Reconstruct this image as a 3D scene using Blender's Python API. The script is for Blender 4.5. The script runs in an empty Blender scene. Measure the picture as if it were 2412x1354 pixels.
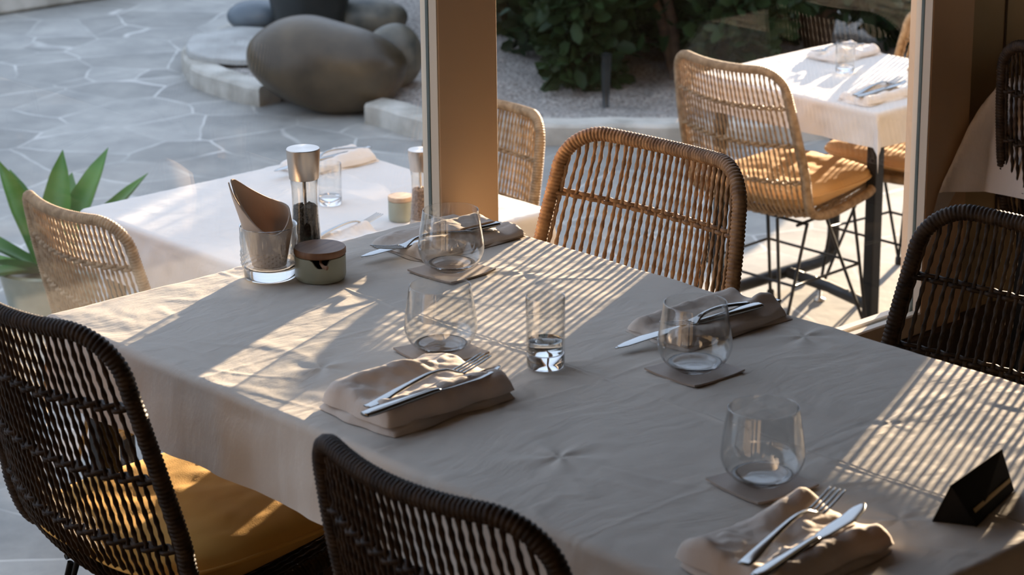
import bpy, math, random
import numpy as np
from mathutils import Vector, Matrix
random.seed(7); rng = np.random.RandomState(11)
PI = math.pi
SC = bpy.context.scene
COL = SC.collection

# ------------------------------------------------------------------ camera
TZ = -0.46            # level of the terrace outside; the dining room floor is z = 0
cam_d = bpy.data.cameras.new('camera'); cam = bpy.data.objects.new('camera', cam_d); COL.objects.link(cam)
F = Vector((0.63756332, 0.70830641, -0.30300996)); R = Vector((0.74121642, -0.67120054, -0.00938333)); U = Vector((0.21002672, 0.21861349, 0.95294119))
cam.matrix_world = Matrix(((R.x, U.x, -F.x, -2.734172), (R.y, U.y, -F.y, -3.193112), (R.z, U.z, -F.z, 1.95), (0, 0, 0, 1)))
cam_d.sensor_width = 36; cam_d.lens = 5830.32 / 2412 * 36
cam_d.clip_start = .05; cam_d.clip_end = 200
cam_d.dof.use_dof = True; cam_d.dof.focus_distance = 4.3; cam_d.dof.aperture_fstop = 9.0
SC.camera = cam
# ------------------------------------------------------------------ world, sun, exposure
w = bpy.data.worlds.new('sky'); SC.world = w; w.use_nodes = True
bg = w.node_tree.nodes['Background']; bg.inputs[0].default_value = (.60, .73, .96, 1); bg.inputs[1].default_value = 1.0
SUN_EL = math.radians(5.9); SUN_AZ = math.radians(23.8)
sd = bpy.data.lights.new('sun', 'SUN'); so = bpy.data.objects.new('sun', sd); COL.objects.link(so)
sd.energy = 17.5; sd.color = (1, .77, .53); sd.angle = math.radians(.55)
S = Vector((math.cos(SUN_EL) * math.cos(SUN_AZ), math.cos(SUN_EL) * math.sin(SUN_AZ), math.sin(SUN_EL)))
so.rotation_euler = S.to_track_quat('Z', 'Y').to_euler(); so.location = (8, 4, 5)
SC.view_settings.view_transform = 'Standard'; SC.view_settings.look = 'None'
SC.view_settings.exposure = 1.0; SC.view_settings.gamma = 1; SC.view_settings.use_curve_mapping = False

# ------------------------------------------------------------------ materials
def newmat(name):
    m = bpy.data.materials.new(name); m.use_nodes = True
    nt = m.node_tree; nt.nodes.clear()
    out = nt.nodes.new('ShaderNodeOutputMaterial')
    return m, nt, out
def ND(nt, t, **kw):
    n = nt.nodes.new(t)
    for k, v in kw.items():
        if k.startswith('i_'): n.inputs[k[2:].replace('_', ' ')].default_value = v
        else: setattr(n, k, v)
    return n
def L(nt, a, b): nt.links.new(a, b)
def mat(name, col, rough=.6, metal=0, col2=None, scale=20, bump=0, bscale=None, bdist=.002, spec=.5, trans=0, aniso=None, detail=3, contrast=(.35, .65)):
    m, nt, out = newmat(name)
    p = ND(nt, 'ShaderNodeBsdfPrincipled'); p.inputs['Base Color'].default_value = (*col, 1)
    p.inputs['Roughness'].default_value = rough; p.inputs['Metallic'].default_value = metal
    p.inputs['Specular IOR Level'].default_value = spec
    tc = ND(nt, 'ShaderNodeTexCoord')
    vec = tc.outputs['Object']
    if aniso:
        mp = ND(nt, 'ShaderNodeMapping'); mp.inputs['Scale'].default_value = aniso; L(nt, vec, mp.inputs[0]); vec = mp.outputs[0]
    if col2:
        n = ND(nt, 'ShaderNodeTexNoise'); n.inputs['Scale'].default_value = scale; n.inputs['Detail'].default_value = detail; L(nt, vec, n.inputs['Vector'])
        r = ND(nt, 'ShaderNodeValToRGB'); r.color_ramp.elements[0].color = (*col, 1); r.color_ramp.elements[1].color = (*col2, 1)
        r.color_ramp.elements[0].position, r.color_ramp.elements[1].position = contrast
        L(nt, n.outputs['Fac'], r.inputs[0]); L(nt, r.outputs[0], p.inputs['Base Color'])
    if bump:
        n = ND(nt, 'ShaderNodeTexNoise'); n.inputs['Scale'].default_value = bscale or scale; n.inputs['Detail'].default_value = 4; L(nt, vec, n.inputs['Vector'])
        b = ND(nt, 'ShaderNodeBump'); b.inputs['Strength'].default_value = bump; b.inputs['Distance'].default_value = bdist
        L(nt, n.outputs['Fac'], b.inputs['Height']); L(nt, b.outputs[0], p.inputs['Normal'])
    sh = p.outputs[0]
    if trans:
        t = ND(nt, 'ShaderNodeBsdfTranslucent'); t.inputs[0].default_value = (*col, 1)
        mx = ND(nt, 'ShaderNodeMixShader'); mx.inputs[0].default_value = trans
        L(nt, sh, mx.inputs[1]); L(nt, t.outputs[0], mx.inputs[2]); sh = mx.outputs[0]
    L(nt, sh, out.inputs[0])
    return m
def linen(name, col, trans=.18, bump=.25, wrinkle=.45):
    m, nt, out = newmat(name)
    p = ND(nt, 'ShaderNodeBsdfPrincipled'); p.inputs['Roughness'].default_value = .85; p.inputs['Specular IOR Level'].default_value = .2
    tc = ND(nt, 'ShaderNodeTexCoord')
    wv = []
    for ax in ('X', 'Y'):
        mp = ND(nt, 'ShaderNodeMapping'); mp.inputs['Scale'].default_value = (1500, 180, 180) if ax == 'X' else (180, 1500, 180)
        L(nt, tc.outputs['Object'], mp.inputs[0])
        n = ND(nt, 'ShaderNodeTexNoise'); n.inputs['Scale'].default_value = .6; n.inputs['Detail'].default_value = 2; L(nt, mp.outputs[0], n.inputs['Vector']); wv.append(n)
    add = ND(nt, 'ShaderNodeMath', operation='ADD'); L(nt, wv[0].outputs['Fac'], add.inputs[0]); L(nt, wv[1].outputs['Fac'], add.inputs[1])
    big = ND(nt, 'ShaderNodeTexNoise'); big.inputs['Scale'].default_value = 6; L(nt, tc.outputs['Object'], big.inputs['Vector'])
    r = ND(nt, 'ShaderNodeValToRGB'); r.color_ramp.elements[0].position = .3; r.color_ramp.elements[1].position = .7
    r.color_ramp.elements[0].color = (*[c * .94 for c in col], 1); r.color_ramp.elements[1].color = (*col, 1)
    L(nt, big.outputs['Fac'], r.inputs[0]); L(nt, r.outputs[0], p.inputs['Base Color'])
    b = ND(nt, 'ShaderNodeBump'); b.inputs['Strength'].default_value = bump; b.inputs['Distance'].default_value = .0006
    L(nt, add.outputs[0], b.inputs['Height'])
    # pressed-in wrinkles of the linen
    dn = ND(nt, 'ShaderNodeTexNoise'); dn.inputs['Scale'].default_value = 4; L(nt, tc.outputs['Object'], dn.inputs['Vector'])
    vm = ND(nt, 'ShaderNodeMix', data_type='VECTOR'); vm.inputs[0].default_value = .12; L(nt, tc.outputs['Object'], vm.inputs[4]); L(nt, dn.outputs['Color'], vm.inputs[5])
    m2_ = ND(nt, 'ShaderNodeMapping'); m2_.inputs['Rotation'].default_value = (0, 0, .5); m2_.inputs['Scale'].default_value = (9, 30, 12); L(nt, vm.outputs[1], m2_.inputs[0])
    wn_ = ND(nt, 'ShaderNodeTexNoise'); wn_.inputs['Scale'].default_value = 1.2; wn_.inputs['Detail'].default_value = 4; wn_.inputs['Roughness'].default_value = .6; L(nt, m2_.outputs[0], wn_.inputs['Vector'])
    b2_ = ND(nt, 'ShaderNodeBump'); b2_.inputs['Strength'].default_value = wrinkle; b2_.inputs['Distance'].default_value = .006
    L(nt, wn_.outputs['Fac'], b2_.inputs['Height']); L(nt, b2_.outputs[0], b.inputs['Normal']); L(nt, b.outputs[0], p.inputs['Normal'])
    t = ND(nt, 'ShaderNodeBsdfTranslucent'); t.inputs[0].default_value = (*[c * k for c, k in zip(col, (1, .80, .60))], 1)
    mx = ND(nt, 'ShaderNodeMixShader'); mx.inputs[0].default_value = trans
    L(nt, p.outputs[0], mx.inputs[1]); L(nt, t.outputs[0], mx.inputs[2]); L(nt, mx.outputs[0], out.inputs[0])
    return m
def thin_glass(name, ior=1.45, tint=(1, 1, 1), dust=0, boost=1.0, rough=0.0, bump=0, bscale=60):
    m, nt, out = newmat(name)
    t = ND(nt, 'ShaderNodeBsdfTransparent'); t.inputs[0].default_value = (*tint, 1)
    g = ND(nt, 'ShaderNodeBsdfGlossy'); g.inputs['Roughness'].default_value = rough
    f = ND(nt, 'ShaderNodeFresnel'); ge = ND(nt, 'ShaderNodeNewGeometry')      # same reflectance on both faces of the thin wall
    im = ND(nt, 'ShaderNodeMapRange'); im.inputs[3].default_value = ior; im.inputs[4].default_value = 1 / ior; L(nt, ge.outputs['Backfacing'], im.inputs[0]); L(nt, im.outputs[0], f.inputs[0])
    if bump:
        tc = ND(nt, 'ShaderNodeTexCoord'); v = ND(nt, 'ShaderNodeTexVoronoi'); v.inputs['Scale'].default_value = bscale; L(nt, tc.outputs['Object'], v.inputs['Vector'])
        b = ND(nt, 'ShaderNodeBump'); b.inputs['Strength'].default_value = bump; b.inputs['Distance'].default_value = .002
        L(nt, v.outputs['Distance'], b.inputs['Height']); L(nt, b.outputs[0], g.inputs['Normal']); L(nt, b.outputs[0], f.inputs['Normal'])
    mu = ND(nt, 'ShaderNodeMath', operation='MULTIPLY'); mu.inputs[1].default_value = boost; mu.use_clamp = True; L(nt, f.outputs[0], mu.inputs[0])
    mx = ND(nt, 'ShaderNodeMixShader'); L(nt, mu.outputs[0], mx.inputs[0]); L(nt, t.outputs[0], mx.inputs[1]); L(nt, g.outputs[0], mx.inputs[2])
    sh = mx.outputs[0]
    if dust:
        d = ND(nt, 'ShaderNodeBsdfDiffuse'); d.inputs[0].default_value = (.8, .76, .7, 1)
        tc = ND(nt, 'ShaderNodeTexCoord'); n = ND(nt, 'ShaderNodeTexNoise'); n.inputs['Scale'].default_value = 3; n.inputs['Detail'].default_value = 8; L(nt, tc.outputs['Object'], n.inputs['Vector'])
        mm = ND(nt, 'ShaderNodeMath', operation='MULTIPLY'); mm.inputs[1].default_value = dust; L(nt, n.outputs['Fac'], mm.inputs[0])
        m2 = ND(nt, 'ShaderNodeMixShader'); L(nt, mm.outputs[0], m2.inputs[0]); L(nt, sh, m2.inputs[1]); L(nt, d.outputs[0], m2.inputs[2]); sh = m2.outputs[0]
    L(nt, sh, out.inputs[0])
    return m
def solid_glass(name, col=(1, 1, 1), ior=1.48, rough=0):
    m, nt, out = newmat(name)
    g = ND(nt, 'ShaderNodeBsdfGlass'); g.inputs['Color'].default_value = (*col, 1); g.inputs['IOR'].default_value = ior; g.inputs['Roughness'].default_value = rough
    L(nt, g.outputs[0], out.inputs[0]); return m
def paving(name):
    m, nt, out = newmat(name)
    p = ND(nt, 'ShaderNodeBsdfPrincipled'); p.inputs['Roughness'].default_value = .62; p.inputs['Specular IOR Level'].default_value = .4
    tc = ND(nt, 'ShaderNodeTexCoord')
    wn = ND(nt, 'ShaderNodeTexNoise'); wn.inputs['Scale'].default_value = 2.2; wn.inputs['Detail'].default_value = 2; L(nt, tc.outputs['Object'], wn.inputs['Vector'])
    mx = ND(nt, 'ShaderNodeMix', data_type='VECTOR'); mx.inputs[0].default_value = .09; L(nt, tc.outputs['Object'], mx.inputs[4]); L(nt, wn.outputs['Color'], mx.inputs[5])
    v = ND(nt, 'ShaderNodeTexVoronoi'); v.feature = 'DISTANCE_TO_EDGE'; v.inputs['Scale'].default_value = 3.0; v.inputs['Randomness'].default_value = .9; L(nt, mx.outputs[1], v.inputs['Vector'])
    vc = ND(nt, 'ShaderNodeTexVoronoi'); vc.inputs['Scale'].default_value = 3.0; vc.inputs['Randomness'].default_value = .9; L(nt, mx.outputs[1], vc.inputs['Vector'])
    jn = ND(nt, 'ShaderNodeTexNoise'); jn.inputs['Scale'].default_value = 3.5; L(nt, tc.outputs['Object'], jn.inputs['Vector'])
    r = ND(nt, 'ShaderNodeValToRGB'); r.color_ramp.elements[0].position = .006; r.color_ramp.elements[1].position = .018
    r.color_ramp.elements[0].color = (1, 1, 1, 1); r.color_ramp.elements[1].color = (0, 0, 0, 1); L(nt, v.outputs['Distance'], r.inputs[0])
    jr = ND(nt, 'ShaderNodeValToRGB'); jr.color_ramp.elements[0].position = .42; jr.color_ramp.elements[1].position = .62; L(nt, jn.outputs['Fac'], jr.inputs[0])
    jm = ND(nt, 'ShaderNodeMath', operation='MULTIPLY'); L(nt, r.outputs[0], jm.inputs[0]); L(nt, jr.outputs[0], jm.inputs[1])
    jm2 = ND(nt, 'ShaderNodeMath', operation='MULTIPLY_ADD'); jm2.inputs[1].default_value = .75; L(nt, jm.outputs[0], jm2.inputs[0])
    jb = ND(nt, 'ShaderNodeMath', operation='MULTIPLY'); jb.inputs[1].default_value = .18; L(nt, r.outputs[0], jb.inputs[0]); L(nt, jb.outputs[0], jm2.inputs[2])
    n = ND(nt, 'ShaderNodeTexNoise'); n.inputs['Scale'].default_value = 5; n.inputs['Detail'].default_value = 8; n.inputs['Roughness'].default_value = .65; L(nt, tc.outputs['Object'], n.inputs['Vector'])
    c1 = ND(nt, 'ShaderNodeValToRGB'); c1.color_ramp.elements[0].position = .3; c1.color_ramp.elements[1].position = .72
    c1.color_ramp.elements[0].color = (.225, .222, .208, 1); c1.color_ramp.elements[1].color = (.37, .358, .325, 1); L(nt, n.outputs['Fac'], c1.inputs[0])
    hs = ND(nt, 'ShaderNodeSeparateColor'); L(nt, vc.outputs['Color'], hs.inputs[0])
    br = ND(nt, 'ShaderNodeMapRange'); br.inputs[3].default_value = .82; br.inputs[4].default_value = 1.15; L(nt, hs.outputs[0], br.inputs[0])
    cm = ND(nt, 'ShaderNodeMix', data_type='RGBA', blend_type='MULTIPLY'); cm.inputs[0].default_value = 1; L(nt, c1.outputs[0], cm.inputs[6]); L(nt, br.outputs[0], cm.inputs[7])
    fin = ND(nt, 'ShaderNodeMix', data_type='RGBA'); L(nt, jm2.outputs[0], fin.inputs[0]); L(nt, cm.outputs[2], fin.inputs[6]); fin.inputs[7].default_value = (.56, .54, .50, 1)
    L(nt, fin.outputs[2], p.inputs['Base Color'])
    b = ND(nt, 'ShaderNodeBump'); b.inputs['Strength'].default_value = .25; b.inputs['Distance'].default_value = .01; L(nt, n.outputs['Fac'], b.inputs['Height']); L(nt, b.outputs[0], p.inputs['Normal'])
    L(nt, p.outputs[0], out.inputs[0]); return m
def brushed(name, col=(.62, .56, .50), rough=.28):
    m, nt, out = newmat(name)
    p = ND(nt, 'ShaderNodeBsdfPrincipled'); p.inputs['Base Color'].default_value = (*col, 1); p.inputs['Metallic'].default_value = 1; p.inputs['Roughness'].default_value = rough
    p.inputs['Anisotropic'].default_value = .6
    tc = ND(nt, 'ShaderNodeTexCoord'); mp = ND(nt, 'ShaderNodeMapping'); mp.inputs['Scale'].default_value = (1, 1, 60); L(nt, tc.outputs['Object'], mp.inputs[0])
    n = ND(nt, 'ShaderNodeTexNoise'); n.inputs['Scale'].default_value = 20; L(nt, mp.outputs[0], n.inputs['Vector'])
    b = ND(nt, 'ShaderNodeBump'); b.inputs['Strength'].default_value = .08; b.inputs['Distance'].default_value = .001; L(nt, n.outputs['Fac'], b.inputs['Height']); L(nt, b.outputs[0], p.inputs['Normal'])
    L(nt, p.outputs[0], out.inputs[0]); return m

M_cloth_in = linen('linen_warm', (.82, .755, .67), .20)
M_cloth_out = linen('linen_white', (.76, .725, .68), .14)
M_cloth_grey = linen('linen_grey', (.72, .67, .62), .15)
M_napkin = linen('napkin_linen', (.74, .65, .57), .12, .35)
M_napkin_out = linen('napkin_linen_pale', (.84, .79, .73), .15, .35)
M_napkin_roll = linen('napkin_rolled', (.66, .54, .44), .10, .25)
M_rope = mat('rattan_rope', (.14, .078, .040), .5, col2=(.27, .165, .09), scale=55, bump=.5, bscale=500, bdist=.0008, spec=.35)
M_rope_out = mat('rattan_rope_pale', (.19, .115, .055), .6, col2=(.33, .22, .12), scale=55, bump=.5, bscale=500, bdist=.0008, spec=.3)  # terrace chair rope, paler and rougher than the indoor rope
M_rope_shaded = mat('rattan_rope_shaded', (.020, .012, .008), .5, col2=(.050, .030, .017), scale=55, bump=.5, bscale=500, bdist=.0008, spec=.15)  # same brown rope, with the shade of the backlit chairs put into its colour
M_black = mat('black_metal', (.012, .013, .014), .42, col2=(.02, .02, .02), scale=8, spec=.25)
M_rubber = mat('black_rubber', (.01, .01, .01), .7, col2=(.018, .018, .018), scale=30)
M_cushion = mat('mustard_canvas', (.72, .40, .10), .85, col2=(.80, .47, .14), scale=5, bump=.35, bscale=420, bdist=.0008, spec=.15)
M_cushion_out = mat('ochre_canvas', (.62, .34, .12), .85, col2=(.70, .42, .18), scale=5, bump=.35, bscale=420, bdist=.0008, spec=.15)
M_steel = mat('polished_steel', (.34, .34, .335), .14, 1, col2=(.40, .40, .39), scale=10)
M_brush = brushed('brushed_steel')
M_wood = mat('oiled_wood', (.16, .075, .035), .5, col2=(.27, .14, .07), scale=9, aniso=(1, 9, 1), bump=.1, bscale=30)
M_wood_pale = mat('pale_wood', (.42, .29, .19), .55, col2=(.52, .38, .26), scale=9, aniso=(1, 9, 1), bump=.1, bscale=30)
M_ceramic = mat('sage_ceramic', (.26, .27, .20), .38, col2=(.33, .34, .26), scale=14, spec=.5)
M_ceramic_white = mat('cream_ceramic', (.72, .69, .62), .35, col2=(.78, .76, .70), scale=14)
M_pepper = mat('peppercorn', (.006, .006, .005), .7, col2=(.03, .024, .018), scale=220, bump=1, bscale=260, bdist=.003)
M_salt = mat('coarse_spice', (.16, .10, .07), .8, col2=(.42, .32, .26), scale=300, bump=1, bscale=260, bdist=.003)
M_gl = thin_glass('drinking_glass', 1.5, tint=(.985, .985, .98), boost=1.9)
M_glcut = thin_glass('cut_glass', 1.5, tint=(.97, .965, .95), boost=3.0)
M_base = solid_glass('thick_glass')
M_water = solid_glass('water', (.985, .99, .98), 1.33)
M_acrylic = thin_glass('acrylic', 1.49, tint=(.97, .96, .94), boost=1.3)
M_pane = thin_glass('window_pane', 1.5, tint=(.988, .992, .988), dust=.012, boost=1.0)
M_paint = mat('beige_painted_metal', (.64, .45, .29), .5, col2=(.66, .47, .31), scale=3, bump=.12, bscale=350, bdist=.0006, spec=.4)
M_paint_light = mat('light_beige_metal', (.62, .50, .37), .42, col2=(.64, .52, .39), scale=3, spec=.45)
M_gasket = mat('dark_green_gasket', (.05, .065, .05), .35, col2=(.07, .085, .065), scale=12)
M_wallpanel = mat('olive_beige_panel', (.46, .37, .22), .6, col2=(.50, .41, .26), scale=2.5, bump=.1, bscale=200)
M_wallroom = mat('dark_room_plaster', (.15, .12, .09), .9, col2=(.18, .145, .11), scale=3, bump=.1, bscale=60)
M_floorin = mat('dark_wood_floor', (.10, .07, .045), .6, col2=(.14, .10, .065), scale=4, aniso=(1, 12, 1))
M_sillwall = mat('dark_brown_wall', (.055, .035, .025), .7, col2=(.07, .045, .03), scale=4)
M_pave = paving('flagstone_paving')
M_curb = mat('stained_concrete', (.30, .28, .235), .8, col2=(.55, .52, .46), scale=7, bump=.5, bscale=40, bdist=.004, detail=8)
M_slab = mat('pale_stone_slab', (.30, .295, .275), .75, col2=(.46, .455, .43), scale=6, bump=.35, bscale=30, bdist=.004, detail=8)
M_gravel = mat('pale_gravel', (.17, .155, .14), .9, col2=(.50, .46, .42), scale=75, bump=1, bscale=70, bdist=.02, detail=5)
M_boulder = mat('smooth_brown_boulder', (.040, .029, .016), .38, col2=(.095, .070, .040), scale=5, bump=.3, bscale=35, bdist=.004, detail=8, spec=.45)
M_rock_blue = mat('slate_blue_rock', (.07, .095, .12), .4, col2=(.14, .17, .19), scale=4, bump=.3, bscale=30, bdist=.004)
M_rock_dark = mat('dark_mottled_rock', (.04, .045, .04), .5, col2=(.17, .15, .11), scale=7, bump=.4, bscale=30, bdist=.005, detail=6)
M_pot = mat('black_glazed_pot', (.008, .012, .012), .35, col2=(.015, .02, .022), scale=5)
M_leaf = mat('dark_green_leaf', (.004, .016, .006), .5, col2=(.018, .045, .016), scale=3, trans=.08, spec=.18)
M_leaf2 = mat('olive_green_leaf', (.006, .019, .005), .5, col2=(.026, .050, .015), scale=3, trans=.08, spec=.18)
M_bark = mat('dark_bark', (.05, .03, .02), .9, col2=(.10, .065, .04), scale=20, bump=.5, bscale=40)
M_agave = mat('agave_leaf', (.055, .17, .02), .38, col2=(.12, .30, .045), scale=6, aniso=(1, 1, 1), trans=.28, spec=.5)
M_card = mat('black_card', (.006, .005, .0045), .75, col2=(.011, .009, .008), scale=20, spec=.15)
M_gold = mat('gold_foil', (.40, .24, .05), .5, .1, col2=(.45, .28, .07), scale=20)
M_coaster = mat('taupe_leather', (.34, .27, .22), .6, col2=(.42, .34, .28), scale=12, bump=.3, bscale=300, bdist=.0005)
M_chrome_foot = mat('pale_steel_foot', (.6, .55, .48), .35, .8, col2=(.65, .6, .52), scale=10)
M_shadewall = mat('unseen_shade_wall', (.30, .27, .22), .9, col2=(.36, .33, .27), scale=2)
M_ply = mat('table_board', (.25, .17, .10), .6, col2=(.30, .21, .13), scale=6, aniso=(1, 8, 1))

# ------------------------------------------------------------------ mesh helpers
class MB:
    def __init__(s): s.v = []; s.f = []; s.n = 0
    def add(s, V, Fc):
        V = np.asarray(V, float).reshape(-1, 3); s.v.append(V)
        s.f.extend([tuple(int(i) + s.n for i in f) for f in Fc]); s.n += len(V)
    def grid(s, G, closeu=False, closev=False, flip=False):
        nu, nv = G.shape[:2]; fs = []
        for i in range(nu if closeu else nu - 1):
            i2 = (i + 1) % nu
            for j in range(nv if closev else nv - 1):
                j2 = (j + 1) % nv
                q = (i * nv + j, i2 * nv + j, i2 * nv + j2, i * nv + j2)
                fs.append(q[::-1] if flip else q)
        s.add(G.reshape(-1, 3), fs)
    def box(s, c, d, rz=0, bev=0.0):
        cx, cy, cz = c; hx, hy, hz = d[0] / 2, d[1] / 2, d[2] / 2
        b = min(bev, hx * .9, hy * .9, hz * .9)
        if b <= 0: b = min(.0004, hx * .2, hy * .2, hz * .2)
        V = []; idx = {}
        for sx in (-1, 1):
            for sy in (-1, 1):
                for sz in (-1, 1):
                    for k in range(3):
                        p = [sx * hx, sy * hy, sz * hz]
                        for a in range(3):
                            if a != k: p[a] -= (sx, sy, sz)[a] * b
                        idx[(sx, sy, sz, k)] = len(V); V.append(p)
        fs = []
        for k in range(3):
            a, b2 = (k + 1) % 3, (k + 2) % 3
            for sg in (-1, 1):
                q = []
                for (p, r) in ((-1, -1), (1, -1), (1, 1), (-1, 1)):
                    t = [0, 0, 0]; t[k] = sg; t[a] = p; t[b2] = r; q.append(idx[(*t, k)])
                fs.append(q if sg > 0 else q[::-1])
        for k in range(3):
            a, b2 = (k + 1) % 3, (k + 2) % 3
            for sa in (-1, 1):
                for sb in (-1, 1):
                    t0 = [0, 0, 0]; t0[a] = sa; t0[b2] = sb; t0[k] = -1; t1 = list(t0); t1[k] = 1
                    q = [idx[(*t0, a)], idx[(*t1, a)], idx[(*t1, b2)], idx[(*t0, b2)]]
                    fs.append(q if sa * sb < 0 else q[::-1])
        for sx in (-1, 1):
            for sy in (-1, 1):
                for sz in (-1, 1):
                    q = [idx[(sx, sy, sz, 0)], idx[(sx, sy, sz, 1)], idx[(sx, sy, sz, 2)]]
                    fs.append(q if sx * sy * sz > 0 else q[::-1])
        V = np.array(V); c_, s_ = math.cos(rz), math.sin(rz)
        V = np.stack([V[:, 0] * c_ - V[:, 1] * s_ + cx, V[:, 0] * s_ + V[:, 1] * c_ + cy, V[:, 2] + cz], 1)
        s.add(V, fs)
    def lathe(s, prof, c=(0, 0, 0), n=48, ang=None):
        G = []
        for r, z in prof:
            a = np.linspace(0, 2 * PI, n, endpoint=False)
            G.append(np.stack([c[0] + r * np.cos(a), c[1] + r * np.sin(a), np.full(n, c[2] + z)], 1))
        G = np.array(G); G = np.swapaxes(G, 0, 1); s.grid(G, closeu=True)
    def tube(s, P, rad, n=8, closed=False, cap=True, ell=1.0, twist=0.0):
        P = np.asarray(P, float); N = len(P); rad = np.broadcast_to(np.asarray(rad, float), (N,))
        T = np.roll(P, -1, 0) - np.roll(P, 1, 0) if closed else np.gradient(P, axis=0)
        T /= np.linalg.norm(T, axis=1)[:, None] + 1e-12
        u = np.cross(T[0], [0, 0, 1.0]);
        if np.linalg.norm(u) < .05: u = np.cross(T[0], [0, 1.0, 0])
        u /= np.linalg.norm(u); Us = [u]
        for i in range(1, N):
            u = Us[-1] - T[i] * np.dot(Us[-1], T[i]); u /= np.linalg.norm(u) + 1e-12; Us.append(u)
        Us = np.array(Us); W = np.cross(T, Us)
        a = np.linspace(0, 2 * PI, n, endpoint=False)
        tw = np.arange(N) * twist
        ca, sa = np.cos(a)[None, :], np.sin(a)[None, :] * ell
        ct, st = np.cos(tw)[:, None], np.sin(tw)[:, None]
        x = (ca * ct - sa * st) * rad[:, None]; y = (ca * st + sa * ct) * rad[:, None]
        G = P[:, None, :] + Us[:, None, :] * x[..., None] + W[:, None, :] * y[..., None]
        s.grid(G, closeu=closed, closev=True, flip=True)
        if cap and not closed:
            b = s.n - N * n
            s.f.append(tuple(b + i for i in range(n))); s.f.append(tuple(b + (N - 1) * n + i for i in reversed(range(n))))
    def build(s, name, m, parent=None, smooth=True, loc=(0, 0, 0), rz=0, auto=None):
        me = bpy.data.meshes.new(name); V = np.concatenate(s.v)
        me.from_pydata(V.tolist(), [], s.f); me.update()
        me.materials.append(m)
        if smooth:
            me.polygons.foreach_set('use_smooth', [True] * len(me.polygons))
        o = bpy.data.objects.new(name, me); COL.objects.link(o); o.location = loc; o.rotation_euler[2] = rz
        if auto:
            me.set_sharp_from_angle(angle=math.radians(auto))
        if parent: o.parent = parent
        return o
def tag(o, label=None, cat=None, group=None, kind=None):
    if label: o['label'] = label
    if cat: o['category'] = cat
    if group: o['group'] = group
    if kind: o['kind'] = kind
    return o
def thing(name, label, cat, loc=(0, 0, 0), rz=0, group=None):
    o = bpy.data.objects.new(name, None); COL.objects.link(o); o.location = loc; o.rotation_euler[2] = rz
    o.empty_display_size = .1
    return tag(o, label, cat, group)
def struct(name, mb, m, auto=None, smooth=False):
    o = mb.build(name, m, smooth=smooth, auto=auto); o['kind'] = 'structure'; return o
def kids(o): return list(o.children)
def copy_tree(o, parent=None):
    c = o.copy(); COL.objects.link(c)
    if parent: c.parent = parent
    for ch in kids(o): copy_tree(ch, c)
    return c
def dup(o, loc, rz, label, group=None):
    c = copy_tree(o); c.location = loc; c.rotation_euler[2] = rz; c['label'] = label
    if group: c['group'] = group
    return c
def catmull(P, n):
    P = np.asarray(P, float); P = np.vstack([2 * P[0] - P[1], P, 2 * P[-1] - P[-2]]); out = []
    for i in range(1, len(P) - 2):
        for t in np.linspace(0, 1, n, endpoint=False):
            p0, p1, p2, p3 = P[i - 1:i + 3]
            out.append(.5 * ((2 * p1) + (-p0 + p2) * t + (2 * p0 - 5 * p1 + 4 * p2 - p3) * t * t + (-p0 + 3 * p1 - 3 * p2 + p3) * t ** 3))
    out.append(P[-2]); return np.array(out)
def noise2(X, Y, wl, seed, octs=3):
    r = np.random.RandomState(seed); Z = np.zeros_like(X); a = 1.0
    for o in range(octs):
        for k in range(7):
            th = r.uniform(0, 2 * PI); f = 2 * PI / (wl / 2 ** o) * r.uniform(.7, 1.3); ph = r.uniform(0, 2 * PI)
            Z += a / 3.5 * np.sin(f * (X * math.cos(th) + Y * math.sin(th)) + ph)
        a *= .5
    return Z

# ------------------------------------------------------------------ the room shell
b = MB(); b.box((-.25, -3.0, -.05), (10.5, 6.16, .1)); struct('floor', b, M_floorin)
b = MB(); b.box((-.25, -3.0, 2.75), (10.7, 6.4, .1)); struct('ceiling', b, M_wallroom)
b = MB(); b.box((-.25, -6.05, 1.35), (10.5, .1, 2.7)); struct('wall_back', b, M_wallroom)
b = MB(); b.box((-5.55, -3.0, 1.35), (.1, 6.2, 2.7)); struct('wall_left', b, M_wallroom)
b = MB(); b.box((5.05, -3.0, 1.35), (.1, 6.2, 2.7)); struct('wall_right', b, M_wallroom)
# low wall under the glazing, lintel above
b = MB(); b.box((-.25, .06, .1 - .23), (10.5, .10, .66 - .002)); struct('wall_front', b, M_sillwall)
b = MB(); b.box((-.25, .06, 2.55), (10.5, .12, .30)); struct('trim_2', b, M_paint_light)
# solid panel between the second post and the next window, with its seams
b = MB(); b.box((1.955, .085, 1.30), (.889, .05, 2.2)); struct('wall_panel', b, M_wallpanel)
b = MB()
for x in (1.66, 1.665 + .24, 2.15): b.box((x, .0585, 1.30), (.006, .004, 2.2))
struct('trim_3', b, M_sillwall)
# bottom rail of the glazing with glazing channel
def rail(name, x0, x1):
    b = MB(); b.box(((x0 + x1) / 2, .0385, .225), (x1 - x0, .023, .05), bev=.003); b.box(((x0 + x1) / 2, .0770, .225), (x1 - x0, .026, .05), bev=.003)
    o = struct(name, b, M_paint_light, auto=30)
    g = MB(); g.box(((x0 + x1) / 2, .057, .222), (x1 - x0, .014, .04)); g.build('gasket', M_gasket, o, smooth=False)
    return o
rail('trim_4', -5.45, -.001); rail('trim_5', .137, 1.369); rail('trim_6', 2.41, 4.95)
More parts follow.
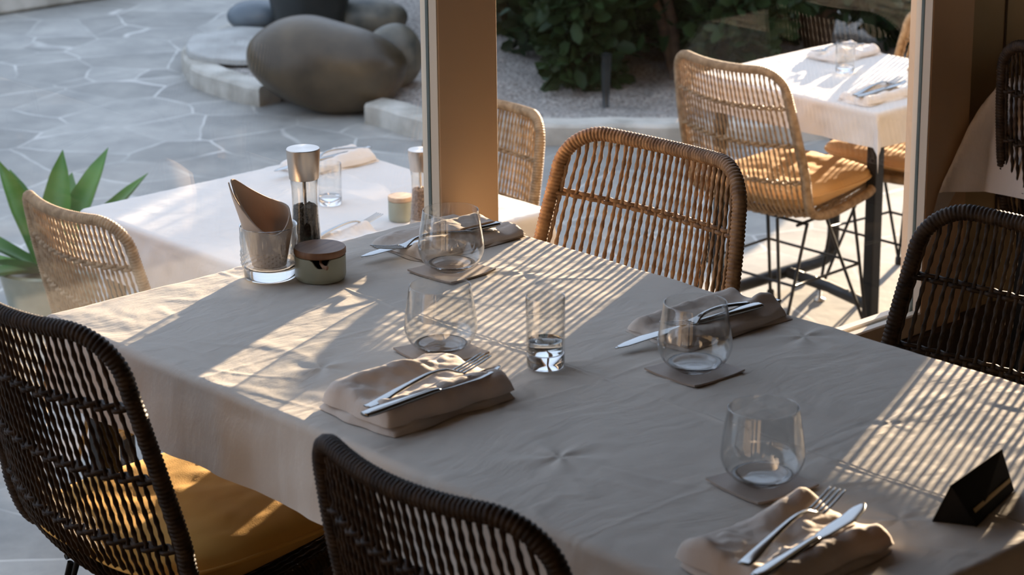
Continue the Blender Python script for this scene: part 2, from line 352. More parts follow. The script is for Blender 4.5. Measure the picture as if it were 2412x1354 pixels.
# posts: a broad beige front with a lighter glazing frame round it
def post(name, x0, wd):
    b = MB(); b.box((x0 + wd / 2, .0405, 1.3), (wd, .021, 2.2), bev=.0015)
    o = struct(name, b, M_paint, auto=30)
    b = MB(); b.box((x0 + wd / 2, .0620, 1.3), (wd - .004, .021, 2.2)); b.box((x0 + wd * .76, .1115, 1.3), (wd * .47, .078, 2.2)); b.build('post_core', M_paint, o, smooth=False)
    b = MB(); b.box((x0 - .0012, .0412, 1.3), (.003, .0205, 2.2)); b.box((x0 - .0012, .0672, 1.3), (.003, .0135, 2.2)); f = b.build('glazing_bead', M_paint_light, o, smooth=False)
    b = MB(); b.box((x0 - .0016, .0560, 1.3), (.0036, .0085, 2.2)); b.build('gasket', M_gasket, o, smooth=False)
    return o
post('trim_7', 0.0, .137); post('trim_8', 1.370, .140); post('trim_9', 2.40, .10)
def pane(name, x0, x1):
    b = MB(); b.box(((x0 + x1) / 2, .056, 1.32), (x1 - x0, .006, 2.17)); return struct(name, b, M_pane)
pane('window_1', -5.45, -.004); pane('window_2', .137, 1.366); pane('window_3', 2.50, 4.95)

# ------------------------------------------------------------------ the terrace
b = MB(); b.box((4, 12, TZ - .05), (46, 23.74, .1)); struct('terrace_floor', b, M_pave)
b = MB(); b.box((12, 14.0, (2.40 + TZ) / 2), (66, .3, 2.40 - TZ)); struct('wall_shade_caster', b, M_shadewall)  # unseen wall added to keep the low sun off the far terrace
# raised gravel bed with a concrete kerb
outline = [(3.80, 6.13), (3.573, 5.99), (3.44, 5.86), (3.36, 5.72), (3.265, 5.525), (3.235, 5.33), (3.235, 5.10), (3.30, 4.75), (3.385, 4.45), (3.37, 4.22), (3.40, 4.02), (3.56, 3.81), (3.965, 3.41), (4.35, 3.08), (4.95, 2.92), (5.55, 3.05), (6.0, 3.5), (6.17, 4.0), (6.35, 4.6), (6.9, 5.6), (6.9, 7.0), (5.4, 7.4), (4.5, 6.55)]
oc = np.array(outline); oc = np.vstack([oc, oc[:3]])
sm = catmull(oc, 8)[:-17]
def inset(P, d):
    T = np.roll(P, -1, 0) - np.roll(P, 1, 0); T /= np.linalg.norm(T, axis=1)[:, None]
    N = np.stack([-T[:, 1], T[:, 0]], 1)
    return P + N * d
KH = .085
zt = TZ + KH
def ring(P, z): return np.column_stack([P, np.full(len(P), z)])
sm_in = inset(sm, .13)
if abs(sm_in[:, 0].max()) > abs(sm[:, 0].max()): sm_in = inset(sm, -.13)
kb = MB(); G = np.stack([ring(sm, TZ - .01), ring(sm, zt - .012), ring(sm + (sm_in - sm) * .08, zt), ring(sm + (sm_in - sm) * .92, zt), ring(sm_in, zt - .012), ring(sm_in, TZ)], 1)
jit = noise2(G[..., 0], G[..., 1], .35, 5)[..., None] * np.array([0, 0, .003]); G = G + jit
gap = (sm[:, 0] < 3.45) & (sm[:, 1] < 5.02) & (sm[:, 1] > 4.50)       # the big boulder sits in a gap of the kerb
k0 = int(np.argmax(gap)); k1 = len(gap) - int(np.argmax(gap[::-1])) if gap.any() else 0
G = np.concatenate([G[k1:], G[:k0 + 1]]); kb.grid(G)
for e_, fl_ in ((0, 1), (-1, 0)): kb.add(G[e_], [tuple(range(6)) if fl_ else tuple(range(5, -1, -1))])
struct('kerb', kb, M_curb, auto=40, smooth=True)
# gravel surface
gx, gy = np.meshgrid(np.linspace(3.2, 7.0, 150), np.linspace(2.9, 7.9, 190), indexing='ij')
poly = sm_in
def inside(px, py, P):
    c = np.zeros(px.shape, bool); n = len(P)
    for i in range(n):
        x1, y1 = P[i]; x2, y2 = P[(i + 1) % n]
        cond = ((y1 > py) != (y2 > py)) & (px < (x2 - x1) * (py - y1) / (y2 - y1 + 1e-12) + x1); c ^= cond
    return c
ins = inside(gx, gy, sm + (sm_in - sm) * .7)
gz = zt - .022 + .012 * noise2(gx, gy, .4, 3) + .004 * rng.rand(*gx.shape)
gm = MB(); idx = -np.ones(gx.shape, int); V = []; 
for i in range(gx.shape[0]):
    for j in range(gx.shape[1]):
        if ins[i, j]: idx[i, j] = len(V); V.append((gx[i, j], gy[i, j], gz[i, j]))
Fs = []
for i in range(gx.shape[0] - 1):
    for j in range(gx.shape[1] - 1):
        q = (idx[i, j], idx[i + 1, j], idx[i + 1, j + 1], idx[i, j + 1])
        if min(q) >= 0: Fs.append(q)
gm.add(V, Fs)
tag(gm.build('gravel', M_gravel), 'pale gravel filling the kerbed garden bed around the shrubs and boulders', 'gravel', kind='stuff')
# pale flat stone slab at the left end of the bed
def slab(name, pts, z0, z1, m, label, cat):
    P = catmull(np.vstack([pts, pts[:3]]), 6)[:-13]; c = P.mean(0)
    g = np.stack([ring(P, z0), ring(P, z1 - .008), ring(P + (c - P) * .03, z1), ring(P + (c - P) * .5, z1 + .003), ring(P + (c - P) * .98, z1 + .003)], 1)
    g[..., 2] += .004 * noise2(g[..., 0], g[..., 1], .3, 8)
    mb = MB(); mb.grid(g, closeu=True); return tag(mb.build(name, m, auto=40), label, cat)
slab('stone_slab', np.array([(3.37, 5.70), (3.45, 5.83), (3.6, 5.95), (3.82, 5.98), (3.93, 5.75), (3.75, 5.47), (3.56, 5.36), (3.40, 5.44)]), zt + .004, zt + .034, M_slab, 'flat pale stone slab lying on the kerbed bed left of the big boulder', 'stone slab')
# white low wall, top left, far away on the terrace
b = MB(); b.box((2.6, 7.72, TZ + .12), (4.6, .42, .24), rz=-.03, bev=.02); struct('kerb_far', b, M_curb, auto=40)

def rock(name, c, rad, m, label, seed, rz=0, shape=None, n=(64, 40)):
    th = np.linspace(0, 2 * PI, n[0], endpoint=False); ph = np.linspace(-PI / 2 + .02, PI / 2 - .02, n[1])
    T, Ph = np.meshgrid(th, ph, indexing='ij')
    x, y, z = np.cos(Ph) * np.cos(T), np.cos(Ph) * np.sin(T), np.sin(Ph)
    sgn = lambda a, p: np.sign(a) * np.abs(a) ** p
    X, Y, Z = sgn(x, .90), sgn(y, .90), sgn(z, .92)
    d = 1 + .045 * noise2(X * 1.0 + Z * .7, Y - Z * .5, 2.2, seed, 2)
    X, Y, Z = X * d * rad[0], Y * d * rad[1], Z * d * rad[2]
    if shape: X, Y, Z = shape(X, Y, Z)
    Z = Z - Z.min()
    mb = MB(); G = np.stack([X, Y, Z], 2); mb.grid(G, closeu=True); k = len(ph); nn = len(th); b0 = 0
    mb.f.append(tuple(i * k for i in reversed(range(nn)))); mb.f.append(tuple(i * k + k - 1 for i in range(nn)))
    return tag(mb.build(name, m, loc=c, rz=rz), label, 'boulder')
AZR = math.atan2(-.67120, .74121)       # direction that runs left-right across the view
def bshape(X, Y, Z):
    k = X / .33; dn_ = np.clip(-Z / .2, 0, 1)
    X = np.where(X < 0, X * (1 - .26 * dn_), X * (1 - .06 * dn_))
    Z = np.where(Z > 0, Z * (1.0 - .20 * k - .10 * k * k) + .015 * np.exp(-((k + .12) / .3) ** 2), Z * (1 + .10 * k))
    return X, Y * (1 - .15 * dn_), Z
rock('boulder', (3.405, 4.765, TZ), (.335, .20, .188), M_boulder, 'large smooth brown boulder leaning over the kerb of the gravel bed', 4, AZR - .05, bshape)
rock('boulder', (3.975, 6.02, zt - .015), (.13, .11, .07), M_rock_blue, 'slate blue boulder left of the black pot, behind the stone slab', 9, AZR)
rock('boulder', (4.30, 5.60, zt - .02), (.19, .13, .085), M_rock_dark, 'dark low boulder right of the black pot', 12, AZR)
rock('boulder', (3.72, 4.71, zt - .03), (.12, .12, .135), M_rock_dark, 'dark mottled boulder touching the right end of the big brown boulder', 14, AZR)
# black pot
b = MB(); b.lathe([(.0, .0), (.145, .0), (.155, .012), (.185, .20), (.215, .42), (.222, .44), (.21, .445), (.195, .43), (.165, .2), (.0, .2)], n=48)
tag(b.build('planter_pot', M_pot, loc=(4.06, 5.72, zt - .02), auto=50), 'tall black glazed pot standing among boulders behind the big brown boulder', 'plant pot')

# ------------------------------------------------------------------ shrubs
def leaf_cloud(n, cen, rad, size, seed, zmin, lumps):
    r = np.random.RandomState(seed); mb = MB(); V = []; Fc = []
    c = np.array(cen); rad = np.array(rad)
    for i in range(n):
        L_ = lumps[r.randint(len(lumps))]
        d = r.normal(size=3); d /= np.linalg.norm(d); d *= r.uniform(.55, 1.03)
        p = c + rad * np.array(L_[:3]) + d * rad * L_[3]
        if p[2] < zmin: p[2] = zmin + r.uniform(0, .05)
        a = r.normal(size=3) * .8 + d + np.array([0, 0, .5]); a /= np.linalg.norm(a)
        bb = np.cross(a, r.normal(size=3)); bb /= np.linalg.norm(bb); nn = np.cross(a, bb)
        s_ = size * r.uniform(.6, 1.3); w_ = s_ * r.uniform(.30, .45)
        k = len(V)
        V += [p, p + a * s_ * .35 + bb * w_ * .8 + nn * w_ * .3, p + a * s_ * .75 + bb * w_ * .7 + nn * w_ * .3, p + a * s_ + nn * w_ * .2, p + a * s_ * .75 - bb * w_ * .7 + nn * w_ * .3, p + a * s_ * .35 - bb * w_ * .8 + nn * w_ * .3, p + a * s_ * .5]
        Fc += [(k, k + 1, k + 6), (k + 1, k + 2, k + 6), (k + 2, k + 3, k + 6), (k + 3, k + 4, k + 6), (k + 4, k + 5, k + 6), (k + 5, k, k + 6)]
    mb.add(V, Fc); return mb
def shrub(cen, rad, n, m, label, seed, size=.085):
    t = thing('shrub', label, 'shrub', (cen[0], cen[1], zt - .02), group='dark shrubs in the gravel bed')
    r = np.random.RandomState(seed + 50)
    lumps = []
    for k in range(26):
        a = r.uniform(0, 2 * PI); q = r.uniform(.35, .85); lumps.append((q * math.cos(a), q * math.sin(a), r.uniform(-.75, .8), r.uniform(.22, .36)))
    lumps.append((0, 0, 0, .75))
    leaf_cloud(n, (0, 0, cen[2] - (zt - .02)), rad, size, seed, .01, lumps).build('foliage', m, t, smooth=True)
    mb = MB()
    for k in range(9):
        a = r.uniform(0, 2 * PI); e = np.array([math.cos(a) * rad[0] * .7, math.sin(a) * rad[1] * .7, cen[2] - zt + r.uniform(-.2, .5) * rad[2]])
        P = catmull(np.array([[math.cos(a) * .03, math.sin(a) * .03, -.01], e * .3 + np.array([0, 0, .1]), e * .7 + np.array([0, 0, .12]), e]), 5)
        mb.tube(P, np.linspace(.03, .008, len(P)), 7)
    mb.build('trunk', M_bark, t)
    return t
shrub((4.95, 4.75, .30), (.80, .85, .78), 12000, M_leaf, 'dark leafy shrub nearest the first window post, drooping over the gravel', 1, .085)
shrub((4.70, 3.98, .16), (.66, .52, .62), 11000, M_leaf2, 'dark olive green shrub behind the tall tan chair', 2, .08)
shrub((5.55, 3.95, .25), (.66, .62, .68), 11000, M_leaf, 'dark shrub at the right end of the gravel bed behind the bright table', 3, .085)
shrub((6.0, 5.65, .42), (.8, .75, .9), 6000, M_leaf2, 'large dark shrub at the back of the gravel bed', 5, .11)
# slim dark stake in the gravel
b = MB(); b.tube([(4.09, 3.81, zt - .05), (4.09, 3.81, zt + .06), (4.09, 3.81, zt + .12), (4.095, 3.81, zt + .2)], [.012, .017, .020, .021], 10)
tag(b.build('garden_stake', M_pot), 'slim dark stake standing in the gravel under the shrub', 'stake')

# ------------------------------------------------------------------ agave by the left chair
ag = thing('agave_plant', 'green agave with broad pointed leaves behind the left terrace chair', 'agave plant', (1.08, 3.17, TZ))
mb = MB(); mb.lathe([(0, 0), (.12, 0), (.155, .17), (.165, .18), (.15, .185), (.14, .165), (0, .165)], n=40); mb.build('plant_pot', M_ceramic, ag, auto=40)
def agave_leaf(a, tilt, ln, wd, droop=0.0, z0=.17):
    t = np.linspace(0, 1, 18); wv = wd * np.interp(t, [0, .25, .55, .8, 1], [.55, .75, 1, .62, .02])
    r_ = .03 + ln * t * math.cos(tilt) ; z = z0 + ln * t * math.sin(tilt) - droop * t * t
    d = np.array([math.cos(a), math.sin(a), 0]); s_ = np.array([-math.sin(a), math.cos(a), 0]); up = np.array([-math.sin(tilt) * d[0], -math.sin(tilt) * d[1], math.cos(tilt)])
    G = []
    for v in np.linspace(-1, 1, 9):
        G.append(d * r_[:, None] + np.array([0, 0, 1]) * z[:, None] + s_ * (wv * v)[:, None] + up * (wv * .35 * v * v)[:, None])
    top = np.array(G); thick = (.010 * np.sqrt(np.clip(1 - np.linspace(-1, 1, 9) ** 2, 0, 1)))[:, None, None] * np.interp(t, [0, .8, 1], [1, .5, .05])[None, :, None]
    bot = top - up * thick
    m_ = MB(); m_.grid(top, flip=True); m_.grid(bot[1:-1]); m_.grid(np.stack([top[0], bot[1]])); m_.grid(np.stack([bot[-2], top[-1]])); return m_
CAMR = math.atan2(-.6712, .7412)
for (aa, tl, ln, wd, dr) in [(CAMR + PI - .5, 1.15, .36, .052, 0), (CAMR + 1.3, 1.25, .36, .050, 0), (CAMR + .75, 1.02, .40, .062, 0), (CAMR + .45, .72, .40, .052, 0), (CAMR + PI - .2, .45, .40, .05, .03), (CAMR - 1.4, .75, .36, .052, .05), (CAMR - 2.2, .5, .38, .055, .08), (CAMR + 2.2, .9, .34, .045, 0), (CAMR + 1.5, .6, .38, .05, 0), (CAMR - .8, .35, .38, .05, .06), (CAMR + PI + .7, .2, .36, .05, .05)]:
    agave_leaf(aa, tl, ln, wd, dr).build('leaf', M_agave, ag)

# ------------------------------------------------------------------ rope chairs
prof = np.array([(-.265, .855), (-.232, .71), (-.198, .57), (-.172, .475), (-.128, .405), (-.05, .382), (.08, .398), (.25, .430)])
wid = np.array([.205, .225, .236, .238, .232, .226, .216, .198])
pc = catmull(prof, 14); wc = catmull(np.column_stack([wid, wid]), 14)[:, 0]
arc = np.concatenate([[0], np.cumsum(np.linalg.norm(np.diff(pc, axis=0), axis=1))]); LTOT = arc[-1]
tanx = np.gradient(pc[:, 0], arc); tanz = np.gradient(pc[:, 1], arc)
def surf(y, s):
    """y metres across, s metres of arc along the shell -> point"""
    y = np.asarray(y, float); s = np.asarray(s, float)
    x = np.interp(s, arc, pc[:, 0]); z = np.interp(s, arc, pc[:, 1]); w_ = np.interp(s, arc, wc)
    tx = np.interp(s, arc, tanx); tz = np.interp(s, arc, tanz); nx, nz = -tz, tx     # normal towards the sitter
    v2 = (y / w_) ** 2; k = np.interp(s, [0, .35, .5, .62, LTOT], [.045, .050, .030, .018, .006])
    return np.stack([x + nx * -1 * 0 + (-tz) * k * v2 * 1.0, y, z + tx * k * v2 * 1.0], -1)
def hw(s): return np.interp(s, arc, wc)
RC = .085
def outline_chair():
    pts = []; w0 = hw(RC); w1 = hw(LTOT - RC)
    for a in np.linspace(PI / 2, PI, 14): pts.append((-(w0 - RC) + RC * math.cos(a), RC - RC * math.sin(a)))        # left top corner
    for s_ in np.linspace(RC, LTOT - RC, 60)[1:-1]: pts.append((-hw(s_), s_))
    for a in np.linspace(PI, 3 * PI / 2, 12): pts.append((-(w1 - RC) + RC * math.cos(a), LTOT - RC - RC * math.sin(a)))
    for y_ in np.linspace(-(w1 - RC), w1 - RC, 16)[1:-1]: pts.append((y_, LTOT))
    left = pts
    right = [(-p[0], p[1]) for p in reversed(pts[:len(pts) - 14])]
    top = [(y_, 0) for y_ in np.linspace(w0 - RC, -(w0 - RC), 16)[1:-1]]
    return np.array(left + right + top)
def resample(P, step, closed):
    Q = np.vstack([P, P[:1]]) if closed else P
    a = np.concatenate([[0], np.cumsum(np.linalg.norm(np.diff(Q, axis=0), axis=1))]); n = max(4, int(a[-1] / step)); t = np.linspace(0, a[-1], n, endpoint=not closed)
    return np.stack([np.interp(t, a, Q[:, k]) for k in range(Q.shape[1])], 1), t
def make_chair(ropem):
    t = thing('rope_chair', 'x', 'chair')
    # wrapped frame
    oc_ = outline_chair(); P3 = surf(oc_[:, 0], oc_[:, 1]); P3, tt = resample(P3, .0016, True)
    rad = .0118 + .0021 * np.abs(np.sin(tt * PI / .0072))
    f = MB(); f.tube(P3, rad, 9, closed=True); f.build('wrapped_frame', ropem, t)
    # the ropes
    NR = 28
    back, seat = MB(), MB()
    for i in range(NR):
        v = (i + .5) / NR * 2 - 1; v *= .975
        jt = rng.normal() * .0009
        lim = 0; w0 = hw(RC)
        def endcut(y, w_):
            e = abs(y) - (w_ - RC)
            return RC - math.sqrt(max(RC * RC - e * e, 0)) if e > 0 else 0
        s0 = endcut(v * w0, w0); w1 = hw(LTOT - RC); s1 = LTOT - endcut(v * w1, w1)
        sp = .545
        for (m_, a, e) in ((back, s0, sp), (seat, sp, s1)):
            n = int((e - a) / .0042); s_ = np.linspace(a, e, n)
            y = v * hw(np.clip(s_, RC * .5, LTOT - RC * .5)) + jt * np.sin(s_ * 9 + i)
            pull = .0004 * np.sin(s_ * PI / .118) * (1 if i % 2 else -1)
            m_.tube(surf(y + pull, s_), .0042, 6, cap=False, ell=.70, twist=.55)
    back.build('rope_back', ropem, t); seat.build('rope_seat', ropem, t)
    # horizontal braided bands
    for sb in (.118, .236, .354, .50):
        bd = MB(); w_ = hw(sb)
        y = np.linspace(-w_ + .008, w_ - .008, 150)
        ph = (y / w_ / .975 + 1) / 2 * NR * PI
        for sgn, ds in ((1, .0035), (-1, -.0035)):
            base = surf(y, np.full_like(y, sb + ds)); off = sgn * .0052 * np.sin(ph)
            nrm = np.array([np.interp(sb, arc, -tanz), 0, np.interp(sb, arc, tanx)])
            bd.tube(base + off[:, None] * nrm, .0038, 6)
        bd.build('braided_band', ropem, t)
    # legs: two rods meeting in a foot
    sup = []
    for sx in (1, -1):
        for sy in (1, -1):
            fx = .205 if sx > 0 else -.185; foot = np.array([fx, sy * .195, .0])
            ta = np.array([.15 if sx > 0 else -.055, sy * .175, .392 if sx > 0 else .375]); tb = np.array([.085 if sx > 0 else -.115, sy * .11, .386 if sx > 0 else .389])
            lg = MB(); fa = foot + [0, 0, .012]
            lg.tube(np.linspace(fa, ta, 8), .0052, 8); lg.tube(np.linspace(fa + [-.006 * sx, -.004 * sy, 0], tb, 8), .0052, 8)
            o = lg.build('leg', M_black, t)
            ft = MB(); ft.lathe([(0, 0), (.011, 0), (.012, .004), (.0115, .024), (.008, .028), (0, .028)], tuple(foot), 16); ft.build('rubber_foot', M_rubber, o)
            sup.append((foot, ta))
    st = MB(); pts = {}
    for (foot, ta), k in zip(sup, ('fl', 'fr', 'bl', 'br')): pts[k] = foot + (ta - foot) * .52
    for a, b_ in (('fl', 'fr'), ('bl', 'br'), ('fl', 'bl'), ('fr', 'br')): st.tube(np.linspace(pts[a], pts[b_], 6), .0045, 8)
    for sx_, z_ in ((.13, .388), (-.06, .373)): st.tube(np.linspace((sx_, -.18, z_), (sx_, .18, z_), 6), .005, 8)
    for sy in (-.165, .165): st.tube(np.linspace((-.09, sy, .372), (.16, sy, .392), 6), .005, 8)
    st.build('stretcher', M_black, t)
    return t
def make_cushion(m, loc, rz, label, group=None):
    t = thing('seat_cushion', label, 'cushion', loc, rz, group)
    n = 44; u = np.linspace(-1, 1, n); X, Y = np.meshgrid(u, u, indexing='ij')
    hx, hy = .212, .208
    sq = lambda a, b: (a * np.sqrt(1 - .32 * b * b * b * b), b * np.sqrt(1 - .32 * a * a * a * a))
    A, B = sq(X, Y); px = A * hx + .022; py = B * hy
    e = np.maximum(np.abs(X), np.abs(Y)); puff = np.sqrt(np.clip(1 - e ** 7, 0, 1))
    base = np.interp(px + .03, pc[40:, 0], pc[40:, 1])     # follows the seat
    lowz = base + .018 + .012 * (py / .2) ** 2
    top = np.interp(px, [-.2, .26], [.458, .474]) + .026 * puff + .0025 * noise2(px, py, .12, 31) * puff
    rimz = np.interp(px, [-.2, .26], [.458, .474]) - .001; bot = rimz - (rimz - lowz - .002) * puff; bot = np.minimum(bot, top - .0005)
    mb = MB(); mb.grid(np.stack([px + .03, py, top], 2)); mb.grid(np.stack([px + .03, py, bot], 2), flip=True); mb.build('cushion_pad', m, t)
    rim = [(i, 0) for i in range(n)] + [(n - 1, j) for j in range(1, n)] + [(i, n - 1) for i in range(n - 2, -1, -1)] + [(0, j) for j in range(n - 2, 0, -1)]
    P = np.array([(px[i, j] * 1.004 + .03, py[i, j] * 1.004, .5 * (top[i, j] + bot[i, j])) for i, j in rim]); mb = MB(); mb.tube(P, .0035, 7, closed=True); mb.build('piping', m, t)
    return t
ch_in = make_chair(M_rope); ch_shaded = make_chair(M_rope_shaded); ch_out = make_chair(M_rope_out)
GI, GO = 'rope chairs around the indoor tables', 'rope chairs on the terrace'
ch_in.location = (.055, -.232, 0); ch_in.rotation_euler[2] = PI + .04; ch_in['group'] = GI
ch_in['label'] = 'brown rope chair on the window side of the long table, casting striped shadows'
ch_shaded.location = (.11, -1.0, 0); ch_shaded.rotation_euler[2] = PI; ch_shaded['group'] = GI; ch_shaded['label'] = 'shade-darkened rope chair at the right edge, in front of the second window post'
dup(ch_shaded, (-.77, -.22, 0), 0, 'shade-darkened rope chair at the bottom left with a mustard cushion, seen from behind', GI)
dup(ch_shaded, (-.78, -1.11, 0), 0, 'shade-darkened rope chair at the bottom centre, back close to the camera, beside the nearest napkins', GI)
dup(ch_shaded, (1.70, -.27, 0), .12, 'shade-darkened rope chair at the top right against the beige wall panel', GI)
ch_out.location = (2.65, 1.60, TZ); ch_out['group'] = GO
ch_out['label'] = 'tall tan rope chair seen from behind at the bright right-hand terrace table'
dup(ch_out, (1.345, 1.665, TZ), PI, 'tan rope chair partly hidden behind the first window post', GO)
dup(ch_out, (.43, 1.60, TZ), 0, 'sunlit rope chair at the left side of the left-hand terrace table', GO)
dup(ch_out, (3.24, 1.55, TZ), PI, 'rope chair beyond the bright terrace table, its back cut by the second window post', GO)
dup(ch_out, (7.02, 4.75, TZ), 1.2, 'far rope chair at the top edge, only its feet in view', GO)
make_cushion(M_cushion, (-.77, -.22, 0), 0, 'mustard canvas cushion on the bottom left indoor chair')
make_cushion(M_cushion_out, (2.655, 1.60, TZ), 0, 'ochre canvas cushion on the tall tan terrace chair')
make_cushion(M_cushion_out, (3.24, 1.55, TZ), PI, 'ochre canvas cushion half lit under the hanging corner of the bright tablecloth')

# ------------------------------------------------------------------ tables and cloths
def tablecloth(x0, x1, y0, y1, z, drop, m, label, seed, step=.006, flare=.10, extra=None, amp=1.0, cornerfl=1.0, ymax=None):
    W_, H_ = x1 - x0, y1 - y0
    a = np.arange(-drop, W_ + drop + 1e-6, step); c = np.arange(-drop, H_ + drop + 1e-6, step)
    if extra is main_extra: a = np.unique(np.round(np.concatenate([a, W_ - .405 + np.arange(-.012, .0125, .0012)]), 4))
    A, B = np.meshgrid(a, c, indexing='ij')
    ox = np.where(A < 0, A, np.where(A > W_, A - W_, 0)); oy = np.where(B < 0, B, np.where(B > H_, B - H_, 0))
    d = np.hypot(ox, oy) + 1e-9; ux, uy = ox / d, oy / d
    r = .011; q = np.clip(d, 0, r * PI / 2); out = r * np.sin(q / r); dn = r * (1 - np.cos(q / r)); rest = np.clip(d - r * PI / 2, 0, None)
    diag = 2 * np.abs(ux * uy)
    along = np.where(np.abs(ux) > np.abs(uy), B, A)
    wav = (.5 + .5 * np.sin(along * 2 * PI / .31 + seed)) * .035 + .02 * np.sin(along * 2 * PI / .17 + seed * 2)
    d = d * (1 + .22 * (cornerfl > 1) * diag ** 3); rest = np.clip(d - r * PI / 2, 0, None)
    fl = flare * .35 + flare * 1.6 * cornerfl * diag ** 1.5 + wav * (1 - diag)
    out = out + rest * np.sin(np.clip(fl, -.1, .6)) ; dn = dn + rest * np.cos(np.clip(fl, -.1, .6))
    X = x0 + np.clip(A, 0, W_) + ux * out; Y = y0 + np.clip(B, 0, H_) + uy * out
    # pleat of the hanging corners
    tw = diag * np.clip(rest / .1, 0, 1) * .018
    X += tw * (-uy) * np.sin(np.arctan2(oy, ox) * 4); Y += tw * ux * np.sin(np.arctan2(oy, ox) * 4)
    topm = np.clip(1 - d / .02, 0, 1)
    Z = z - dn
    wa, wb = A + .02 * noise2(A, B, .4, seed + 7, 1), B + .02 * noise2(A, B, .37, seed + 8, 1)
    wr = .00055 * noise2(wa, wb * .6, .09, seed, 3) + .0009 * noise2(A, B, .30, seed + 1, 1)
    cr = np.abs(noise2(wa * .9 + wb * .5, wb * .35 - wa * .2, .15, seed + 2, 2)); wr = wr + .0011 * np.exp(-(cr / .22) ** 2) * (.5 + .5 * np.sin(noise2(A, B, .25, seed + 9, 1) * 2))
    Z = Z + amp * wr * np.where(d < .012, 1, .3)
    if extra is not None: Z = Z + extra(x0 + A, y0 + B) * topm
    side = np.clip(rest / .02, 0, 1) * .0012 * noise2(A * 1.5, B * 1.5, .2, seed + 5, 2)
    X += ux * side * 2; Y += uy * side * 2
    Z = np.maximum(Z, z - drop * 1.5); Z = np.where(d < .003, np.maximum(Z, z - .0006), Z) + .0012
    if ymax is not None: Y = np.where(Y > ymax - .02, ymax - .02 + .02 * (1 - np.exp(-np.clip(Y - ymax + .02, 0, None) / .02)), Y)
    mb = MB(); mb.grid(np.stack([X, Y, Z], 2))
    o = mb.build('tablecloth', m); return tag(o, label, 'tablecloth')
def crease(d, h, wd): return h * np.exp(-(d / wd) ** 2)
def main_extra(X, Y):
    kx = X + .405 + .003 * np.sin(Y * 9) + .0012 * np.sin(Y * 71); Z = -crease(kx, .0030 * (1 + .3 * np.sin(Y * 53)), .0019) + crease(kx + .005, .0011, .0045)
    for yy in (-.40, -.80, -1.19): Z = Z + crease(Y - yy + .003 * np.sin(X * 12), 0.0008, .004)
    for (px, py, h, k, ph) in ((-.661, -.982, .0030, 5, .4), (-.06, -.876, .0032, 5, 1.2), (-.671, -.489, .0030, 4, 2.0), (-.50, -1.42, .0012, 5, .2), (-.25, -1.20, .0014, 4, .9), (-.15, -.35, .0018, 4, .1), (-.60, -.80, .0014, 4, 1.3)):
        r = np.hypot(X - px, Y - py); th = np.arctan2(Y - py, X - px)
        Z = Z + h * np.exp(-(r / .075) ** 1.4) * (.35 + .65 * np.sin(k * th + ph + r * 8)) * np.clip(r / .012, 0, 1)
    return Z
def creases_out(X, Y):
    return crease(X - .83, .0016, .004) + crease(Y - 1.5, .0014, .004) + crease(X - 2.9, .0012, .004) + crease(Y - 1.36, .0012, .004)
TL = 1.56
tablecloth(-.822, 0.0, -TL, 0.0, .75, .138, M_cloth_in, 'long wrinkled cream tablecloth over the indoor table in the foreground', 3, .0035, .04, main_extra, 1.0, .6)
tablecloth(.425, 1.245, 1.09, 1.895, .29, .16, M_cloth_out, 'white tablecloth on the left-hand terrace table behind the glass', 4, .008, .06, creases_out, .9)
tablecloth(2.60, 3.21, 1.18, 1.88, .29, .108, M_cloth_out, 'brightly lit white tablecloth on the right-hand terrace table', 5, .008, .12, creases_out, .9, 1.6)
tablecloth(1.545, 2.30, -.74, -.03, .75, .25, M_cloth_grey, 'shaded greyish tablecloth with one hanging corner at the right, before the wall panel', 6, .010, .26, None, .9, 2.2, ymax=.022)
def table(x0, x1, y0, y1, z, zf, label, style='four'):
    t = thing('dining_table', label, 'table', ((x0 + x1) / 2, (y0 + y1) / 2, zf))
    cx, cy = (x0 + x1) / 2, (y0 + y1) / 2; h = z - zf
    b = MB(); b.box((0, 0, h - .0135), (x1 - x0 - .006, y1 - y0 - .006, .025), bev=.004); b.build('tabletop', M_ply, t, auto=30)
    hx, hy = (x1 - x0) / 2, (y1 - y0) / 2
    if style == 'four':
        for sx in (-1, 1):
            for sy in (-1, 1):
                b = MB(); b.box((sx * (hx - .052), sy * (hy - .045), (h - .03) / 2), (.036, .036, h - .03), bev=.003); b.build('leg', M_black, t, auto=30)
        b = MB(); b.box((0, 0, h - .038), (2 * hx - .16, 2 * hy - .16, .02)); b.build('apron', M_black, t, smooth=False)
    else:
        # tubular sled base: posts bending into floor tubes
        fz = .055; R_ = .06
        bt = h - .027
        P1 = np.array([(.285, .30, bt), (.285, .30, .35), (.285, .30, fz + R_), (.270, .30, fz + .018), (.285 - R_, .30, fz), (.05, .30, fz), (-.20, .30, fz), (-.24, .30, fz + .018), (-.255, .30, fz + R_), (-.255, .30, .35), (-.255, .30, bt)])
        b = MB(); b.tube(catmull(P1, 5), .020, 12); b.build('leg_frame', M_black, t)
        b = MB(); b.tube([(.06, .30, fz), (.035, .1, fz), (-.015, -.10, fz)], .018, 12); b.build('floor_bar', M_black, t)
        b = MB(); b.box((-.02, -.115, bt / 2), (.038, .038, bt), bev=.002); b.build('leg', M_black, t, auto=30)
        for (fx, fy) in ((.14, .30), (.04, .14), (-.16, .30)):
            b = MB(); b.lathe([(0, 0), (.018, 0), (.018, .006), (.006, .010), (.006, fz - .012), (0, fz - .012)], (fx, fy, 0), 16); b.build('levelling_foot', M_chrome_foot, t)
    return t
table(-.822, 0, -TL, 0, .75, 0, 'indoor dining table under the long cream cloth, only a black leg showing')
table(.425, 1.245, 1.09, 1.895, .29, TZ, 'left-hand terrace table under a white cloth')
table(2.60, 3.21, 1.18, 1.88, .29, TZ, 'right-hand terrace table on a black tubular base', 'sled')
